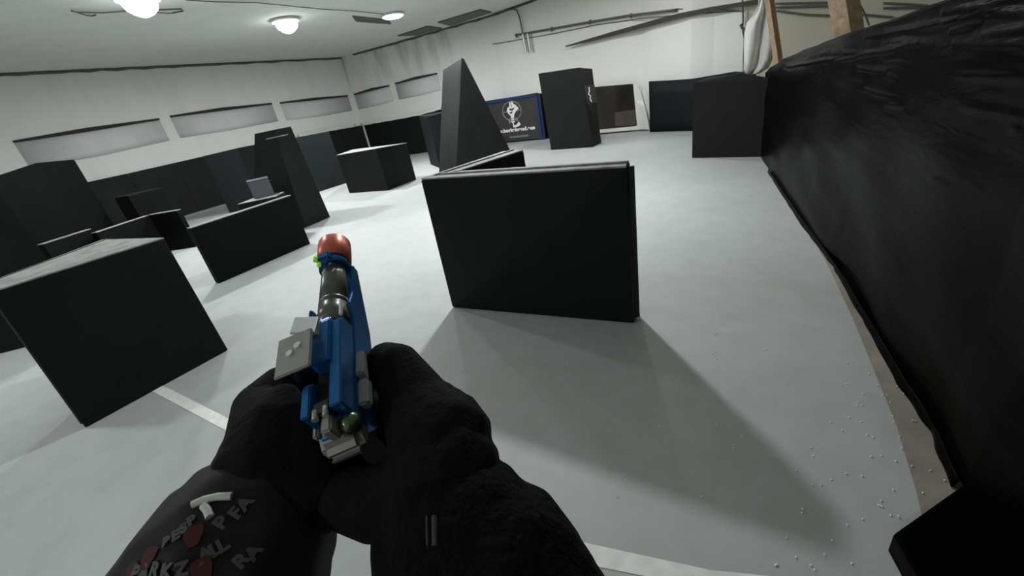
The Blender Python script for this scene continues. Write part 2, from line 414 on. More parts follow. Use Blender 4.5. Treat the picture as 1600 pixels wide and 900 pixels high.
# loose skirt lying on the floor along the sheeting
sk_in = [p+rwn*.012 for p in RWB[1:8]]
sheet('wall_right_skirt', [p+rwn*(.03+.010*math.sin(i*2.1))+V(0, 0, .006) for i, p in enumerate(sk_in)], [p+rwn*.02+V(0, 0, .05) for p in sk_in], M_sheet, .004,
      kind='structure', sub=10, rows=4, off=lambda u, v, p: rwn*(.012*noise.noise(p*7)*(1-v)))
# bare strip of floor beside it
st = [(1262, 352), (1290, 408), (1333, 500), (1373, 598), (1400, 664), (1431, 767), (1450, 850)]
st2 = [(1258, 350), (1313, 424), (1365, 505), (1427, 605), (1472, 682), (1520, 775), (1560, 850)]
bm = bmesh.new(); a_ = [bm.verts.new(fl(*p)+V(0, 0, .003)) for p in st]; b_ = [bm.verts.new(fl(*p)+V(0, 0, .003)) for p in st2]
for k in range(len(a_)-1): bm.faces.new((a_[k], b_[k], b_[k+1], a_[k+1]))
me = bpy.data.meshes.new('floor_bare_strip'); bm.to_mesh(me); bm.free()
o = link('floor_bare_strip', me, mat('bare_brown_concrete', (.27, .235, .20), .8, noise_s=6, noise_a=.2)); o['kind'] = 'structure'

# white painted lines
def paint(name, L1, L2, label):
    bm = bmesh.new(); a_ = [bm.verts.new(fl(*p)+V(0, 0, .002)) for p in L1]; b_ = [bm.verts.new(fl(*p)+V(0, 0, .002)) for p in L2]
    for k in range(len(a_)-1): bm.faces.new((a_[k], b_[k], b_[k+1], a_[k+1]))
    me = bpy.data.meshes.new(name); bm.to_mesh(me); bm.free()
    o = link(name, me, M_line); o['kind'] = 'structure'; return o
paint('floor_line', [(200, 581), (268, 609), (361, 656), (600, 758), (840, 832), (1000, 867), (1110, 891), (1220, 902), (1300, 912)],
      [(195, 590), (246, 616), (357, 675), (600, 790), (905, 880), (1000, 899), (1080, 915), (1180, 930), (1250, 945)], '')
paint('floor_cross_line', [(60, 980), (130, 925), (215, 865), (299, 786), (350, 768)], [(110, 1010), (190, 925), (260, 875), (345, 805), (400, 790)], '')

# ------------------------------------------------------------ bunkers
def bunker(name, label, foot, z, m, cat='barrier', top=.012, topmat=None, loc=None, topname='top_board', inset=.0, group=None, taper=None):
    cx = sum((Vector(p) for p in foot), V(0, 0, 0))/len(foot); cx.z = 0
    t = thing(name, label, cat, cx, group)
    zt = z if isinstance(z, (list, tuple)) else [z]*len(foot)
    tf = [Vector(p) for p in (taper or foot)]
    hull('body', [up(p, .004) for p in foot], [up(p, h-top) for p, h in zip(tf, zt)], m, t, .008)
    if top:
        tc = sum(tf, V(0, 0, 0))/len(tf)
        ring = [p.lerp(tc, inset) for p in tf]
        hull(topname, [up(p, h-top+.0005) for p, h in zip(ring, zt)], [up(p, h) for p, h in zip(ring, zt)], topmat or M_dustytop, t, .003)
    return t

# A: the V-shaped barrier in the middle
HB = 1.165
a0, a1 = fl(707, 482), fl(990, 502)
e = (a1-a0).normalized(); n = V(-e.y, e.x, 0)
TL, TR = fl(657, 279, HB), fl(980, 259, HB); TRb = fl(984, 250, HB); 
TI = fl(721, 266.5, HB); TI2 = fl(719, 266, HB); TAe, TAe2 = fl(818, 234, HB), fl(787, 236, HB)
cb = thing('barrier', 'large black V-shaped barrier standing alone at the centre of the floor', 'barrier', a0)
def dn(p, q):       # floor point under p shifted so sides follow the photo
    return up(p+q, .004)
sL, sR = a0-up(TL, 0), a1-up(TR, 0)
sL *= .8; sR *= .8
front_b = [dn(TL, sL), dn(TR, sR), dn(TRb, sR), dn(TI, sL)]
hull('front_panel', front_b, [up(p, HB-.012) for p in (TL, TR, TRb, TI)], M_black, cb, .01)
hull('side_panel', [dn(TL, sL)+V(-.003, .004, 0), dn(TI2, sL), dn(TAe, sL*.5), dn(TAe2, sL*.5)], [up(p, HB-.012) for p in (TL+V(-.003, .004, 0), TI2, TAe, TAe2)], M_black, cb, .01)
def ledge(parent, quad, z, m=M_dustytop, name='top_board'):
    return hull(name, [up(p, z-.0115) for p in quad], [up(p, z) for p in quad], m, parent, .003)
fi = lambda q, k: [p.lerp(sum(q, V(0, 0, 0))/len(q), k) for p in q]
ledge(cb, fi([TL, TR, TRb, TI], .01), HB)
ledge(cb, fi([TL+V(-.003, .004, 0), TI2, TAe, TAe2], .01), HB+.001)
# raised battens along both tops
bar('batten', up(TL.lerp(TI, .5), HB+.006), up(TR.lerp(TRb, .5), HB+.006), .022, .012, M_dustytop, cb, .002)
bar('batten', up(TL.lerp(TI, .35), HB+.006), up(TAe.lerp(TAe2, .5), HB+.006), .022, .012, M_dustytop, cb, .002)
bar('edge_trim', dn(TR.lerp(TRb, .5), sR*1.0)+e*.012+V(0, 0, .01), up(TR.lerp(TRb, .5)+e*.008, HB-.02), .05, .02, mat('scuffed_black_tape', (.022, .022, .024), .4), cb, .004)

# H: the crate at the left edge, nearest
HC = 1.06
f0, f1 = fl(357, 547), fl(134, 669)
c_tr, c_br, c_bl = fl(256, 371, HC), fl(160, 374, HC), None
ed = (f1-f0).normalized(); 
tl = c_tr + V(ed.x, ed.y, 0)*(f1-f0).length
_bk = (fl(0, 434, HC)-c_br).normalized(); _r = V(tl.x, tl.y, 0).normalized()
_den = _r.x*_bk.y-_r.y*_bk.x; _t = ((c_br.x-tl.x)*_bk.y-(c_br.y-tl.y)*_bk.x)/_den
bl = tl + _r*min(max(_t, .2), 1.4)
cr = thing('crate', 'big black crate with a dusty grey top at the left edge, closest to the camera', 'crate', (f0+f1)/2)
cf = [f0, f1, f1+V(bl.x-tl.x, bl.y-tl.y, 0)*.9, f0+(c_br-c_tr)]
hull('body', [up(p, .004) for p in cf], [up(p, HC-.014) for p in (c_tr, tl, bl, c_br)], M_black, cr, .01)
ledge(cr, [c_tr, tl, bl, c_br], HC)
q0, q1 = c_tr.lerp(tl, .0), c_tr.lerp(tl, 1)
bar('seam_strip', up(c_br.lerp(c_tr, .08), HC+.003), up(bl.lerp(tl, .08), HC+.003), .02, .006, M_darkgrey, cr, .001)
bar('edge_trim', up(f1, .03)+V(-.02, .03, 0), up(tl, HC-.03)+V(-.02, .03, 0), .035, .03, mat('scuffed_black_tape', (.022, .022, .024), .4), cr, .005)

# I: low barrier in front of the tower
b0, b1 = fl(343, 443), fl(485, 381)
n_ = rect_behind(b0, b1, .10)
bunker('barrier', 'low black barrier with a thin pale top edge, in front of the leaning tower', n_, [.80, .815, .815, .80], M_dimmed)
# J: angled low barrier left of it
j0, j1, j2 = fl(150, 362, .75), fl(232, 336, .75), fl(280, 330, .75)
j0, j1, j2 = (up(p, 0) for p in (j0, j1, j2))
j1 = fl(262, 392); j1 = j1*.985
jr = fl(306, 386)
j2 = jr; 
j1 = up(fl(232, 336, .74), 0); j0 = up(fl(150, 363, .74), 0)
jb = [j0, j1, j2, j2+V(-.06, .1, 0), j1+V(-.03, .12, 0), j0+V(-.12, .05, 0)]
tt = thing('barrier', 'low black angled barrier behind the big crate, gap to the low barrier', 'barrier', j1)
for nm, (p, q) in (('side_panel', (j0, j1)), ('front_panel', (j1, j2))):
    d = (q-p).normalized(); k = V(-d.y, d.x, 0)*.10
    if k.dot(p) < 0: k = -k
    hull(nm, [up(x, .004) for x in (p, q, q+k, p+k)], [up(x, .73) for x in (p, q, q+k, p+k)], M_dimmed, tt, .008)
    ledge(tt, [p, q, q+k, p+k], .742)
# K: low barrier just over the crate top
k0, k1 = up(fl(66, 381, .8), 0), up(fl(142, 357, .8), 0)
bunker('barrier', 'low black barrier peeking over the top of the big crate', rect_behind(k0, k1, .10), .80, M_dimmed)
# L: dark tall bunker at the left edge
l0 = up(fl(72, 404, .9), 0)
ldir = V(-.85, -.2, 0).normalized()
rd_ = l0.normalized()*.5; LB = [l0+ldir*1.2, l0, l0+rd_+ldir*.1, l0+ldir*1.2+rd_]
z1 = height(8, 292, l0)
bunker('tall_bunker', 'tall black bunker cut by the left edge of the picture', LB, [z1, z1, z1, z1], M_black, 'bunker', topmat=M_black)
# big box left
m0 = fl(150, 350); 
mA = V(-8.3, 9.3, 0); mB = V(-8.0, 10.4, 0)
def col_pt(px, py, dist):
    d = ray(px, py); s = dist/math.hypot(d.x, d.y); return V(d.x*s, d.y*s, 0), EYE+d.z*s
pB, zB = col_pt(56, 254.5, 11.0); pC, zC = col_pt(116, 249, 11.6); pA, zA = col_pt(-30, 283, 10.4); pD = pB+(pC-pB)+(pA-pB)
bunker('box_bunker', 'big black box bunker against the left wall, left of the dark square', [pA, pB, pC, pD], [zA, zB, zC, zA], M_dimmed, 'bunker', topmat=M_black)
# M: dark square
pa, za = col_pt(199, 305, 11.4); pb, zb_ = col_pt(253, 294, 11.7)
bunker('cube_bunker', 'small black cube bunker before the left boarding, behind the angled barrier', rect_behind(pa, pb, .5), (za+zb_)/2, M_dimmed, 'bunker', topmat=M_black)
# N: bunker left of the tower
pa, za = fl(359, 333), 0; za = height(339, 240, pa)
pb, zb_ = col_pt(371, 231.5, pa.length-.15); pc, zc = col_pt(410, 224, pa.length-.4)
pb = V(*pb)
bunker('tall_bunker', 'tall blackish-green bunker touching the left side of the leaning tower', [pa, pb, pc, pc+V(-.5, .7, 0)], [za, zb_, zc, zc], M_slate, 'bunker', topmat=M_black)
# teal one right of the tower
pb = fl(541.5, 286); pa = fl(470, 309)
bunker('wide_bunker', 'wide slate-grey bunker filling the gap right of the leaning tower', rect_behind(pa, pb, .3), [height(462, 215.5, pa), height(529, 202.5, pb)]+[height(529, 202.5, pb)]*2, M_slate, 'bunker', topmat=M_black)
# O: leaning tower, tapering
o0, o1 = fl(477, 356), fl(516, 339)
oA = fl(395, 372)
ht_ = height(456, 198, o1)
def at_h(px, py, z): return fl(px, py, z)
dist = (o0.length+o1.length)/2
t1, tz1 = col_pt(454.5, 197.5, 8.95); t0, tz0 = col_pt(397, 209.5, 8.75)
t2, tz2 = col_pt(459, 204, 8.5)
ow = bunker('tower_bunker', 'tall leaning black tower bunker with a pale slit near its top', [oA, o0, o1, o1+V(-1.0, .9, 0)], [tz0, (tz1+tz0)/2, tz1, tz1], M_black2, 'bunker',
       topmat=M_black, taper=[t0, t0.lerp(t1, .7)+V(0, -.25, 0), t1, t1.lerp(t0, .5)+V(0, .4, 0)])
s0, sz0 = col_pt(416, 217.5, 8.5); s1, sz1 = col_pt(450, 210, 8.55)
bar('slit', up(s0, sz0), up(s1, sz1), .02, .014, M_dustytop, ow, .002)
# P: grey bin on a low block between the towers
p0, p1 = up(fl(371, 319, .78), 0), up(fl(432, 305.5, .78), 0)
pb4 = [p0, p0.lerp(p1, .98)+V(.02, -.05, 0), p1+V(-.02, .35, 0), up(fl(394, 310, .78), 0)]
bunker('barrier', 'low black block with a bright pale top behind the low barrier', pb4, .78, M_black)
g0, gz0 = col_pt(396, 308, 8.25); g1, gz1 = col_pt(430, 305, 8.25); gt0 = col_pt(391, 283, 8.25)[1]
gb = rect_behind(g0, g1, .3)
M_bin = mat('blue_grey_plastic', (.10, .11, .13), .4)
bn = thing('storage_bin', 'small blue-grey box sitting on the pale-topped block by the tower', 'box', up(g0, .78))
hull('body', [up(p, .782) for p in gb], [up(p, gt0-.03) for p in gb], M_bin, bn, .01)
hull('lid', [up(p, gt0-.03) for p in gb], [up(p, gt0) for p in fi(list(gb), -.03)], M_bin, bn, .008)

# Q: far box with two faces
q0, q1, q2 = fl(546, 302), fl(607, 297.5), fl(650.5, 280.5)
zq0, zq1, zq2 = height(532.5, 241, q0), height(597, 236.5, q1), height(636, 223, q2)
q3 = up(fl(551, 234, .96), 0)
fb = bunker('box_bunker', 'squat black box bunker with a pale top, left of the tall wedge', [q0, q1, q2, q3], [zq0, height(597, 230, q1), zq2, height(551, 233.5, q3)], M_black, 'bunker')
f_, fz = col_pt(556, 246, q0.length-.35)
cyl('hole_rim', up(f_, fz), up(f_, fz)+V(.02, .06, 0), .03, .03, M_darkgrey, None).parent = fb
bpy.data.objects['hole_rim'].matrix_parent_inverse = Matrix.Translation(-Vector(fb.location))

# box behind the wedge
r0, r1, r2 = fl(673, 257), fl(687, 263), None
zz = height(655, 181, r0)
rb = bunker('tall_bunker', 'tall charcoal bunker peeping out left of the tall wedge', [r0, r1, r1+V(1.1, 0, 0), r0+V(1.0, .6, 0)], [zz, height(668, 182, r1), zz, zz], M_slate, 'bunker', topmat=M_black2)

# B: the tall wedge
wA, wB = fl(710, 318), fl(812, 264)
wmid = wA.lerp(wB, .5)
wap, wz = None, None
# apex of the near gable lies in the plane over wA-wB
ap = on_wall(721.5, 90, wA, wB); ap2 = on_wall(725, 92, wA, wB)
back = None
best = None
for k in range(5, 60):
    for s in (-1.4, -1.0, -.7, -.4):
        pass
wC = fl(684.5, 306)
off = wC-wA
# choose run-back so the ridge end meets the photo
d = ray(692, 109)
t = (ap.z-EYE)/d.z; far = V(d.x*t, d.y*t, ap.z)
run = far-ap; run.z = 0
wedge = thing('wedge_bunker', 'tallest black A-shaped wedge bunker, behind the V-shaped barrier', 'bunker', wmid)
rn = run.normalized()*min(run.length, 1.3)
wC2 = wC
hull('body', [up(p, .004) for p in (wA, wB, wB+(wC-wA), wC)], [ap, ap2, ap2+run, ap+run], M_black, wedge, .01)

# C: tall box by the banner with a small sign
c0, c1, c2 = fl(861, 234.5), fl(927, 230), fl(939.5, 222.5)
cz0, cz1, cz2 = height(841, 115, c0), height(904, 105.5, c1), height(925.5, 107.5, c2)
c3 = c2+(c0-c1)
tcm = (c0+c1+c2+c3)/4
s0 = col_pt(841, 115, c0.length)[0]; s1 = col_pt(904, 105.5, c1.length)[0]; s2 = col_pt(925.5, 107.5, c2.length)[0]
tb = bunker('tall_bunker', 'tall black pillar bunker between the banner and the doorway', [c0, c1, c2, c3], [cz0, cz1, cz2, cz2+.05], M_black2, 'bunker', topmat=M_black2, taper=[s0, s1, s2, s2+(s0-s1)])
# sign
def near(px, py, dd): q, z = col_pt(px, py, dd); return up(q, z)
dd = c1.length-.12
sg = thing('sign', 'small black sign with a white squiggle hung on the tall pillar bunker', 'sign', near(924, 150, dd))
S = [near(913, 134, dd), near(928.5, 133, dd+.15), near(933, 160, dd+.15), near(919, 163, dd)]
bk = V(.02, .05, 0)
hull('plate', [S[0]+bk, S[1]+bk, S[2]+bk, S[3]+bk], S, M_dark, sg, .003)
tube('squiggle', [near(920.5, 136, dd-.02), near(921, 143, dd-.02), near(919.5, 147, dd-.02), near(923, 150, dd-.02), near(922, 154, dd-.02), near(924.5, 159, dd-.02)], .012, M_white, sg)

# F: right square box
x0, x1 = fl(1081, 247), fl(1194, 245)
ZR = height(1080, 130, x0)
xb = rect_behind(x0, x1, .6); xb = (xb[0], xb[1], V(4.35, 7.2, 0), xb[3])
bunker('box_bunker', 'square black box bunker standing against the right plastic-sheeted wall', [xb[0], xb[1], xb[2], xb[3]], [ZR, height(1195, 124, x1), ZR+.03, ZR+.03],
       mat('flat_black_board', (.009, .009, .010), .8, spec=.2), 'bunker', topmat=M_black)

# near dark block at the bottom right
y0, y1, y2 = fl(1511, 772), fl(1386, 862), fl(1374, 905)
yb = [y0, y1, y1+V(-.12, -.35, 0), y0+V(.0, -.5, 0)]
bunker('sheeted_block', 'black plastic-covered block in the bottom right corner beside the right wall', [p for p in yb], .10, M_sheet, 'block', top=0)

# ------------------------------------------------------------ banner with blue frame
bn0, bn1 = on_path(758, 158.5, BW, .3), on_path(836, 146.5, BW, .3)
g0, g1 = fl(796, 221.5)*.98, fl(847.5, 216.5)*.98
bA, bB = on_wall(762, 158, g0, g1), on_wall(836.5, 146.5, g0, g1)
zt = (bA.z+bB.z)/2
bd = (g1-g0).normalized(); bL = g1-bd*((g1-up(bA, 0)).length)
bnn = V(bd.y, -bd.x, 0); bnn = bnn if bnn.dot(g0) < 0 else -bnn
ban = thing('banner', 'black banner in a blue frame with a white fist emblem and web address', 'banner', (bL+g1)/2)
W = (g1-bL).length; Hn = bB.z
def bp(u, v, d=0.0): return bL+bd*(u*W)+V(0, 0, v*Hn)+bnn*d
hull('vinyl', [bp(0, .03, 0), bp(1, .03, 0), bp(1, .99, 0), bp(0, .99, 0)], [bp(0, .03, .02), bp(1, .03, .02), bp(1, .99, .02), bp(0, .99, .02)], M_banner, ban, 0)
bar('frame_rail', bp(-.02, .985, .03), bp(1.02, .985, .03), .06, .10, M_blue, ban)
bar('frame_post', bp(1.0, .0, .03), bp(1.0, 1.0, .03), .06, .09, M_blue, ban, upv=tuple(bd))
bar('frame_post', bp(1.045, .0, .0), bp(1.045, .97, .0), .06, .09, mat('navy_frame', (.008, .016, .06), .5), ban, upv=tuple(bd))
# emblem plane basis
bx = Matrix((bd, V(0, 0, 1), bnn)).transposed().to_4x4()
def wall_inv(px, py):
    p = on_wall(px, py, g0, g1); return (up(p, 0)-bL).dot(bd), p.z
cu_, cv_ = wall_inv(800.5, 173.5); ru, rv = wall_inv(815, 171); R_ = abs(ru-cu_)
def emb(u, v, d=.03): return bL+bd*(cu_+u)+V(0, 0, cv_+v*.77)+bnn*d
tube('ring', [emb(R_*math.cos(a), R_*1.0*math.sin(a)) for a in [i*math.pi/20 for i in range(41)]], .018, mat('grey_print', (.25, .25, .25), .6), ban)
for a0_, a1_ in (((-1, 0), (-.45, 0)), ((.6, 0), (1, 0))):
    bar('cross_hair', emb(R_*a0_[0], 0, .03), emb(R_*a1_[0], 0, .03), .01, .025, MATS['grey_print'], ban)
def shape(name, pts, m, d=.028):
    bm = bmesh.new(); a_ = [bm.verts.new(emb(u*R_, v*R_, d)) for u, v in pts]; b_ = [bm.verts.new(emb(u*R_, v*R_, d+.006)) for u, v in pts]
    bm.faces.new(a_); bm.faces.new(b_[::-1]); k = len(pts)
    for i in range(k): bm.faces.new((a_[i], a_[(i+1) % k], b_[(i+1) % k], b_[i]))
    bmesh.ops.recalc_face_normals(bm, faces=bm.faces)
    me = bpy.data.meshes.new(name); bm.to_mesh(me); bm.free(); return place(link(name, me, m), ban)
shape('fist', [(-.12, 1.05), (.22, 1.05), (.28, .72), (.50, .55), (.78, .18), (.42, -.1), (.2, -.4), (.12, -.75), (-.18, -.75), (-.22, -.45), (-.45, -.15), (-.55, .1), (-.42, .4), (-.2, .5)], M_white)
shape('fist_gap', [(-.25, .12), (.05, .05), (.3, .22), (.32, .34), (.0, .22), (-.1, .3), (-.2, .25)], M_banner, .036)
shape('fist_gap', [(.0, .95), (.05, .95), (.08, .4), (.02, .4)], M_banner, .036)
shape('fist_gap', [(-.3, -.12), (-.05, -.06), (.1, .02), (.02, -.2), (-.15, -.25)], M_banner, .036)
shape('scroll', [(-.5, -.85), (-.3, -.65), (-.3, -1.2), (-.5, -1.25)], MATS['grey_print'])
shape('scroll', [(-.2, -.8), (.12, -.8), (.16, -1.15), (-.1, -1.25), (-.25, -1.1)], M_white)
shape('scroll', [(.2, -.7), (.38, -.75), (.55, -1.05), (.42, -1.15)], MATS['grey_print'])
shape('scroll', [(-.1, -1.25), (.0, -1.25), (.02, -1.5), (.3, -1.45), (.6, -1.15), (.72, -1.5), (.45, -1.68), (-.1, -1.72)], M_white)
u0, v0 = wall_inv(802, 203); tm = Matrix.Translation(bL+bd*u0+V(0, 0, v0)+bnn*.03) @ bx @ Matrix.Diagonal((1, .72, 1, 1))
text_mesh('web_address', 'www.borkaloand.eus', .235, M_white, tm, ban, bold=.012)
u0, v0 = wall_inv(811, 213)
for k in range(13):
    bar('small_print', bL+bd*(u0-.42+k*.068)+V(0, 0, v0+.0)+bnn*.03, bL+bd*(u0-.42+k*.068+.05)+V(0, 0, v0)+bnn*.03, .01, .05+.02*(k % 2), MATS['grey_print'], ban, .0)

# ------------------------------------------------------------ overhead bits
def lamp(x, y, wt, label):
    z = ceil_z(x, y)
    t = thing('ceiling_lamp', label, 'lamp', (x, y, z), 'round ceiling lamps')
    cyl('housing', (0, 0, -.005), (0, 0, -.06), .30, .30, M_cloth, t, rings=[(0, .22), (.1, .30), (.8, .32), (1, .30)])
    flat = y > 13 or 'out of view' in label
    if flat: cyl('diffuser', (0, 0, -.06), (0, 0, -.085), .28, .24, mat('lamp_glow', (.9, .96, 1), .5, emit=14), t)
    else: cyl('diffuser', (0, 0, -.06), (0, 0, -.29), 0, 0, mat('lamp_glow', (.9, .96, 1), .5, emit=14), t, rings=[(0, .21), (.25, .235), (.55, .205), (.8, .135), (.95, .06), (1, .01)])
    ld = bpy.data.lights.new('bulb', 'AREA'); ld.shape = 'DISK'; ld.size = .26; ld.energy = wt; ld.color = (.975, .995, 1.0)
    lo = bpy.data.objects.new('bulb', ld); C.objects.link(lo); lo.parent = t; lo.location = (0, 0, -.095 if flat else -.30)
for L_ in LAMPS: lamp(*L_)

# dark slots and vents in the ceiling
def slot(px, label, name='ceiling_vent', m=M_darkgrey):
    P = [ceil_pt(x, y, .0) for x, y in px]; c = sum(P, V(0, 0, 0))/len(P)
    t = thing(name, label, 'vent', c)
    hull('plate', [p-V(0, 0, .035) for p in P], [p+V(0, 0, .02) for p in P], m, t, .003)
    return t, P
t, P = slot([(550, 24), (606, 30), (611, 36), (556, 32)], 'narrow dark ceiling slot left of the smallest lamp')
t, P = slot([(621, 55), (668, 40), (690, 43), (650, 54)], 'dark ceiling hatch near the corner, nearer the tall wedge tip')
t, P = slot([(684, 34), (750, 14), (768, 18), (704, 39)], 'dark ceiling hatch nearest the top edge, right of its twin')
fr = thing('ceiling_frame', 'thin dark wire frame on the ceiling beside the top left lamp', 'frame', ceil_pt(200, 17, .02))
tube('wire', [ceil_pt(x, y, .04) for x, y in ((112, 17), (120, 19), (160, 20), (200, 17), (283, 14), (286, 17), (270, 20))], .012, M_darkgrey, fr)
tube('wire', [ceil_pt(x, y, .03) for x, y in ((122, 20), (135, 24), (144, 25), (150, 23))], .010, M_darkgrey, fr)
tube('wire', [ceil_pt(x, y, .03) for x, y in ((230, 18), (262, 21), (275, 20))], .008, M_darkgrey, fr)
# cable on the ceiling
tag(tube('ceiling_cable', [ceil_pt(x, y, .03) for x, y in ((290, 0), (340, 3), (400, 4), (440, 8), (500, 14), (550, 17), (600, 22))], .008, M_darkgrey), 'thin cable running across the ceiling above the lamps', 'cable')

def wp(px, py, lift=.1): return on_path(px, py, BW, lift)
PB = BW[:5]+[V(5.4, 11.7, 0), CR]
def wq(px, py, lift=.1): return on_path(px, py, PB, lift)
tag(tube('conduit', [wq(x, y, .12) for x, y in ((770, 22), (795, 15), (803, 14), (808, 17), (812, 28), (816, 48), (817, 54))], .022, M_darkgrey), 'thin bent conduit on the back wall above the twin pipes', 'conduit')
pp = thing('wall_pipes', 'pair of short shiny upright pipes on the back wall', 'pipe', wq(824, 82, .15))
for xa, xb_ in ((817, 822), (824.5, 829)):
    tube('pipe', [wq(xa, 53, .15), wq(xb_, 81, .15)], .045, M_pipe, pp)
rl = thing('wall_rail', 'dark rail with brackets running along the upper back wall', 'rail', wq(930, 36, .12))
tube('rail', [wq(x, y, .12) for x, y in ((805, 55), (862, 45), (924, 34), (985, 24), (1056, 15.5))], .030, M_darkgrey, rl)
for x, y in ((807, 55), (862, 45), (922, 34), (986, 24)): bar('bracket', wq(x, y-3, .1), wq(x, y+4, .1), .06, .05, M_darkgrey, rl, upv=(1, 0, 0))
tag(tube('trim_3', [wq(x, y, .06) for x, y in ((770, 69), (800, 64), (862, 53), (935, 38), (985, 31), (1060, 23), (1160, 17))], .012, M_darkgrey), kind='structure')
tag(tube('trim_4', [wq(x, y, .06) for x, y in ((1056, 14), (1110, 15), (1160, 17))], .012, M_darkgrey), kind='structure')
bm_ = thing('diagonal_beam', 'long dark diagonal beam across the upper back wall', 'beam', wq(1010, 40, .2))
pts = [(884, 72.5), (920, 63), (960, 52), (1010, 38.5), (1060, 25), (1110, 15), (1150, 8), (1184, 3)]
hw = [1.0, 2.5, 3.4, 4, 4, 4, 3.5, 4]
sheet('beam', [wq(x, y+h, .2) for (x, y), h in zip(pts, hw)], [wq(x, y-h, .2) for (x, y), h in zip(pts, hw)], mat('weathered_grey_beam', (.04, .039, .034), .7, noise_s=5, noise_a=.2), .03, parent=bm_)

# hung white cloth at the right back corner
def rp(px, py, dist): q, z = col_pt(px, py, dist); return up(q, z)
bm = bmesh.new(); rows_ = []
prof = [(0, 1186, 1200), (12, 1183, 1201), (25, 1176, 1203), (35, 1168, 1205), (50, 1164, 1206.5), (75, 1163, 1208), (95, 1163, 1206), (108, 1163, 1200), (117, 1166, 1186)]
for y, xa, xb_ in prof:
    rows_.append([bm.verts.new(rp(xa+(xb_-xa)*k/8, y-k*.3, 9.2+.12*math.sin(k*1.3+y*.03)-.08*k/8)) for k in range(9)])
for a, b in zip(rows_, rows_[1:]):
    for k in range(8): bm.faces.new((a[k], a[k+1], b[k+1], b[k])).smooth = True
me = bpy.data.meshes.new('hanging_cloth'); bm.to_mesh(me); bm.free()
o = link('hanging_cloth', me, M_cloth); s_ = o.modifiers.new('s', 'SOLIDIFY'); s_.thickness = .01
tag(o, 'white cloth hanging in the far right corner beside the thin timber post', 'cloth')
tag(tube('trim_5', [rp(x, y, 12.1) for x, y in ((1160, 0), (1161, 30), (1160, 45), (1163, 60), (1162, 90), (1163, 116))], .018, M_darkgrey), kind='structure')
tag(tube('hook', [rp(1157, 38, 12.05), rp(1160, 44, 12.05), rp(1163, 46, 12.05), rp(1161, 52, 12.05)], .03, M_darkgrey), 'small dark hook in the far right corner beside the white cloth', 'hook')

# timber posts behind the sheeting
def post(px_top, px_bot, wd, label, dist):
    a = rp(*px_top, dist); b = rp(*px_bot, dist)
    dirv = (a-b).normalized(); a = b+dirv*((3.75-b.z)/max(.2, dirv.z)); b0 = b-dirv*(b.z/dirv.z)
    b0.z = 0.0
    t = thing('timber_post', label, 'post', up(b0, 0))
    bar('post', up(b0, .004), a, wd, wd, M_wood, t, upv=(1, .2, 0))
    return t, b0, a
post((1202, 0), (1215, 89), .085, 'thin raw timber post rising behind the far end of the right wall', 8.0)
t_, b0_, a0_ = post((1318, 0), (1326, 50), .15, 'thick raw timber post rising behind the right wall, nearer the camera', 5.2)
# lines on the beige wall
for i, pl in enumerate(((((1212, 6), (1240, 5), (1300, 4)), 1), (((1213, 17), (1260, 23), (1308, 25)), 1), (((1335, 22), (1370, 25), (1395, 27)), 1), (((1380, 5), (1420, 7), (1450, 9)), 1), (((1212, 12), (1260, 10), (1306, 9)), 1), (((1380, 13), (1420, 12), (1440, 12)), 1))):
    P = [on_wall(x, y, CR, V(10.2, 6, 0), .1) for x, y in pl[0]]
    tag(tube('trim_%d' % (6+i), P, .02, M_darkgrey), kind='structure')
tag(tube('loose_cable', [rp(x, y, 5.6) for x, y in ((1338, -2), (1346, 12), (1353, 26), (1358, 40))], .008, M_darkgrey), 'thin dark cable slanting down right of the thick timber post', 'cable')

# ------------------------------------------------------------ pellets on the floor
bm = bmesh.new(); bmesh.ops.create_icosphere(bm, subdivisions=2, radius=.0034)
pm = bpy.data.meshes.new('pellet'); bm.to_mesh(pm); bm.free(); pm.materials.append(mat('white_pellet', (.95, .95, .92), .25))
PEL = [(1119, 520), (1117, 522), (1113, 553), (1119, 560), (1118, 550), (1093, 580), (1036, 581), (1120, 662), (1196, 546), (1313, 542), (1324, 567),
       (1323, 599), (1358, 584), (1371, 602), (1380, 617), (1386, 617), (1341, 628), (1347, 633), (1349, 615), (1327, 652), (1298, 659), (1345, 659), (1316, 672),
       (1339, 634), (1355, 679), (1364, 683), (1395, 650), (1397, 659), (1406, 682), (1401, 604), (1426, 657), (1431, 658), (1400, 720), (1361, 713), (1377, 712), (1409, 700), (1425, 728), (1267, 699), (1322, 740), (1299, 749),
       (1269, 757), (1396, 765), (1377, 782), (1376, 790), (1373, 789), (1378, 791), (1392, 805), (1404, 806), (1347, 744), (1442, 770), (1454, 735), (1476, 750), (1254, 795), (1253, 801),
       (1229, 840), (1324, 820), (1348, 811), (1436, 817), (1212, 883), (1267, 883), (1273, 890), (1289, 866), (1331, 880), (887, 565), (767, 577), (979, 748), (975, 744), (964, 776), (1283, 757), (1096, 776), (1214, 882), (940, 714), (1030, 666), (1159, 681), (1147, 700), (1271, 712), (1244, 870), (1300, 844), (1412, 615), (1391, 629), (1475, 653), (1244, 735)]
for i, (x, y) in enumerate(PEL):
    o = bpy.data.objects.new('pellet', pm); C.objects.link(o); o.location = fl(x, y, .006 if x > 1400 else .003)
    tag(o, 'tiny white plastic pellet lying loose on the grey floor', 'pellet', 'white plastic pellets scattered on the floor')

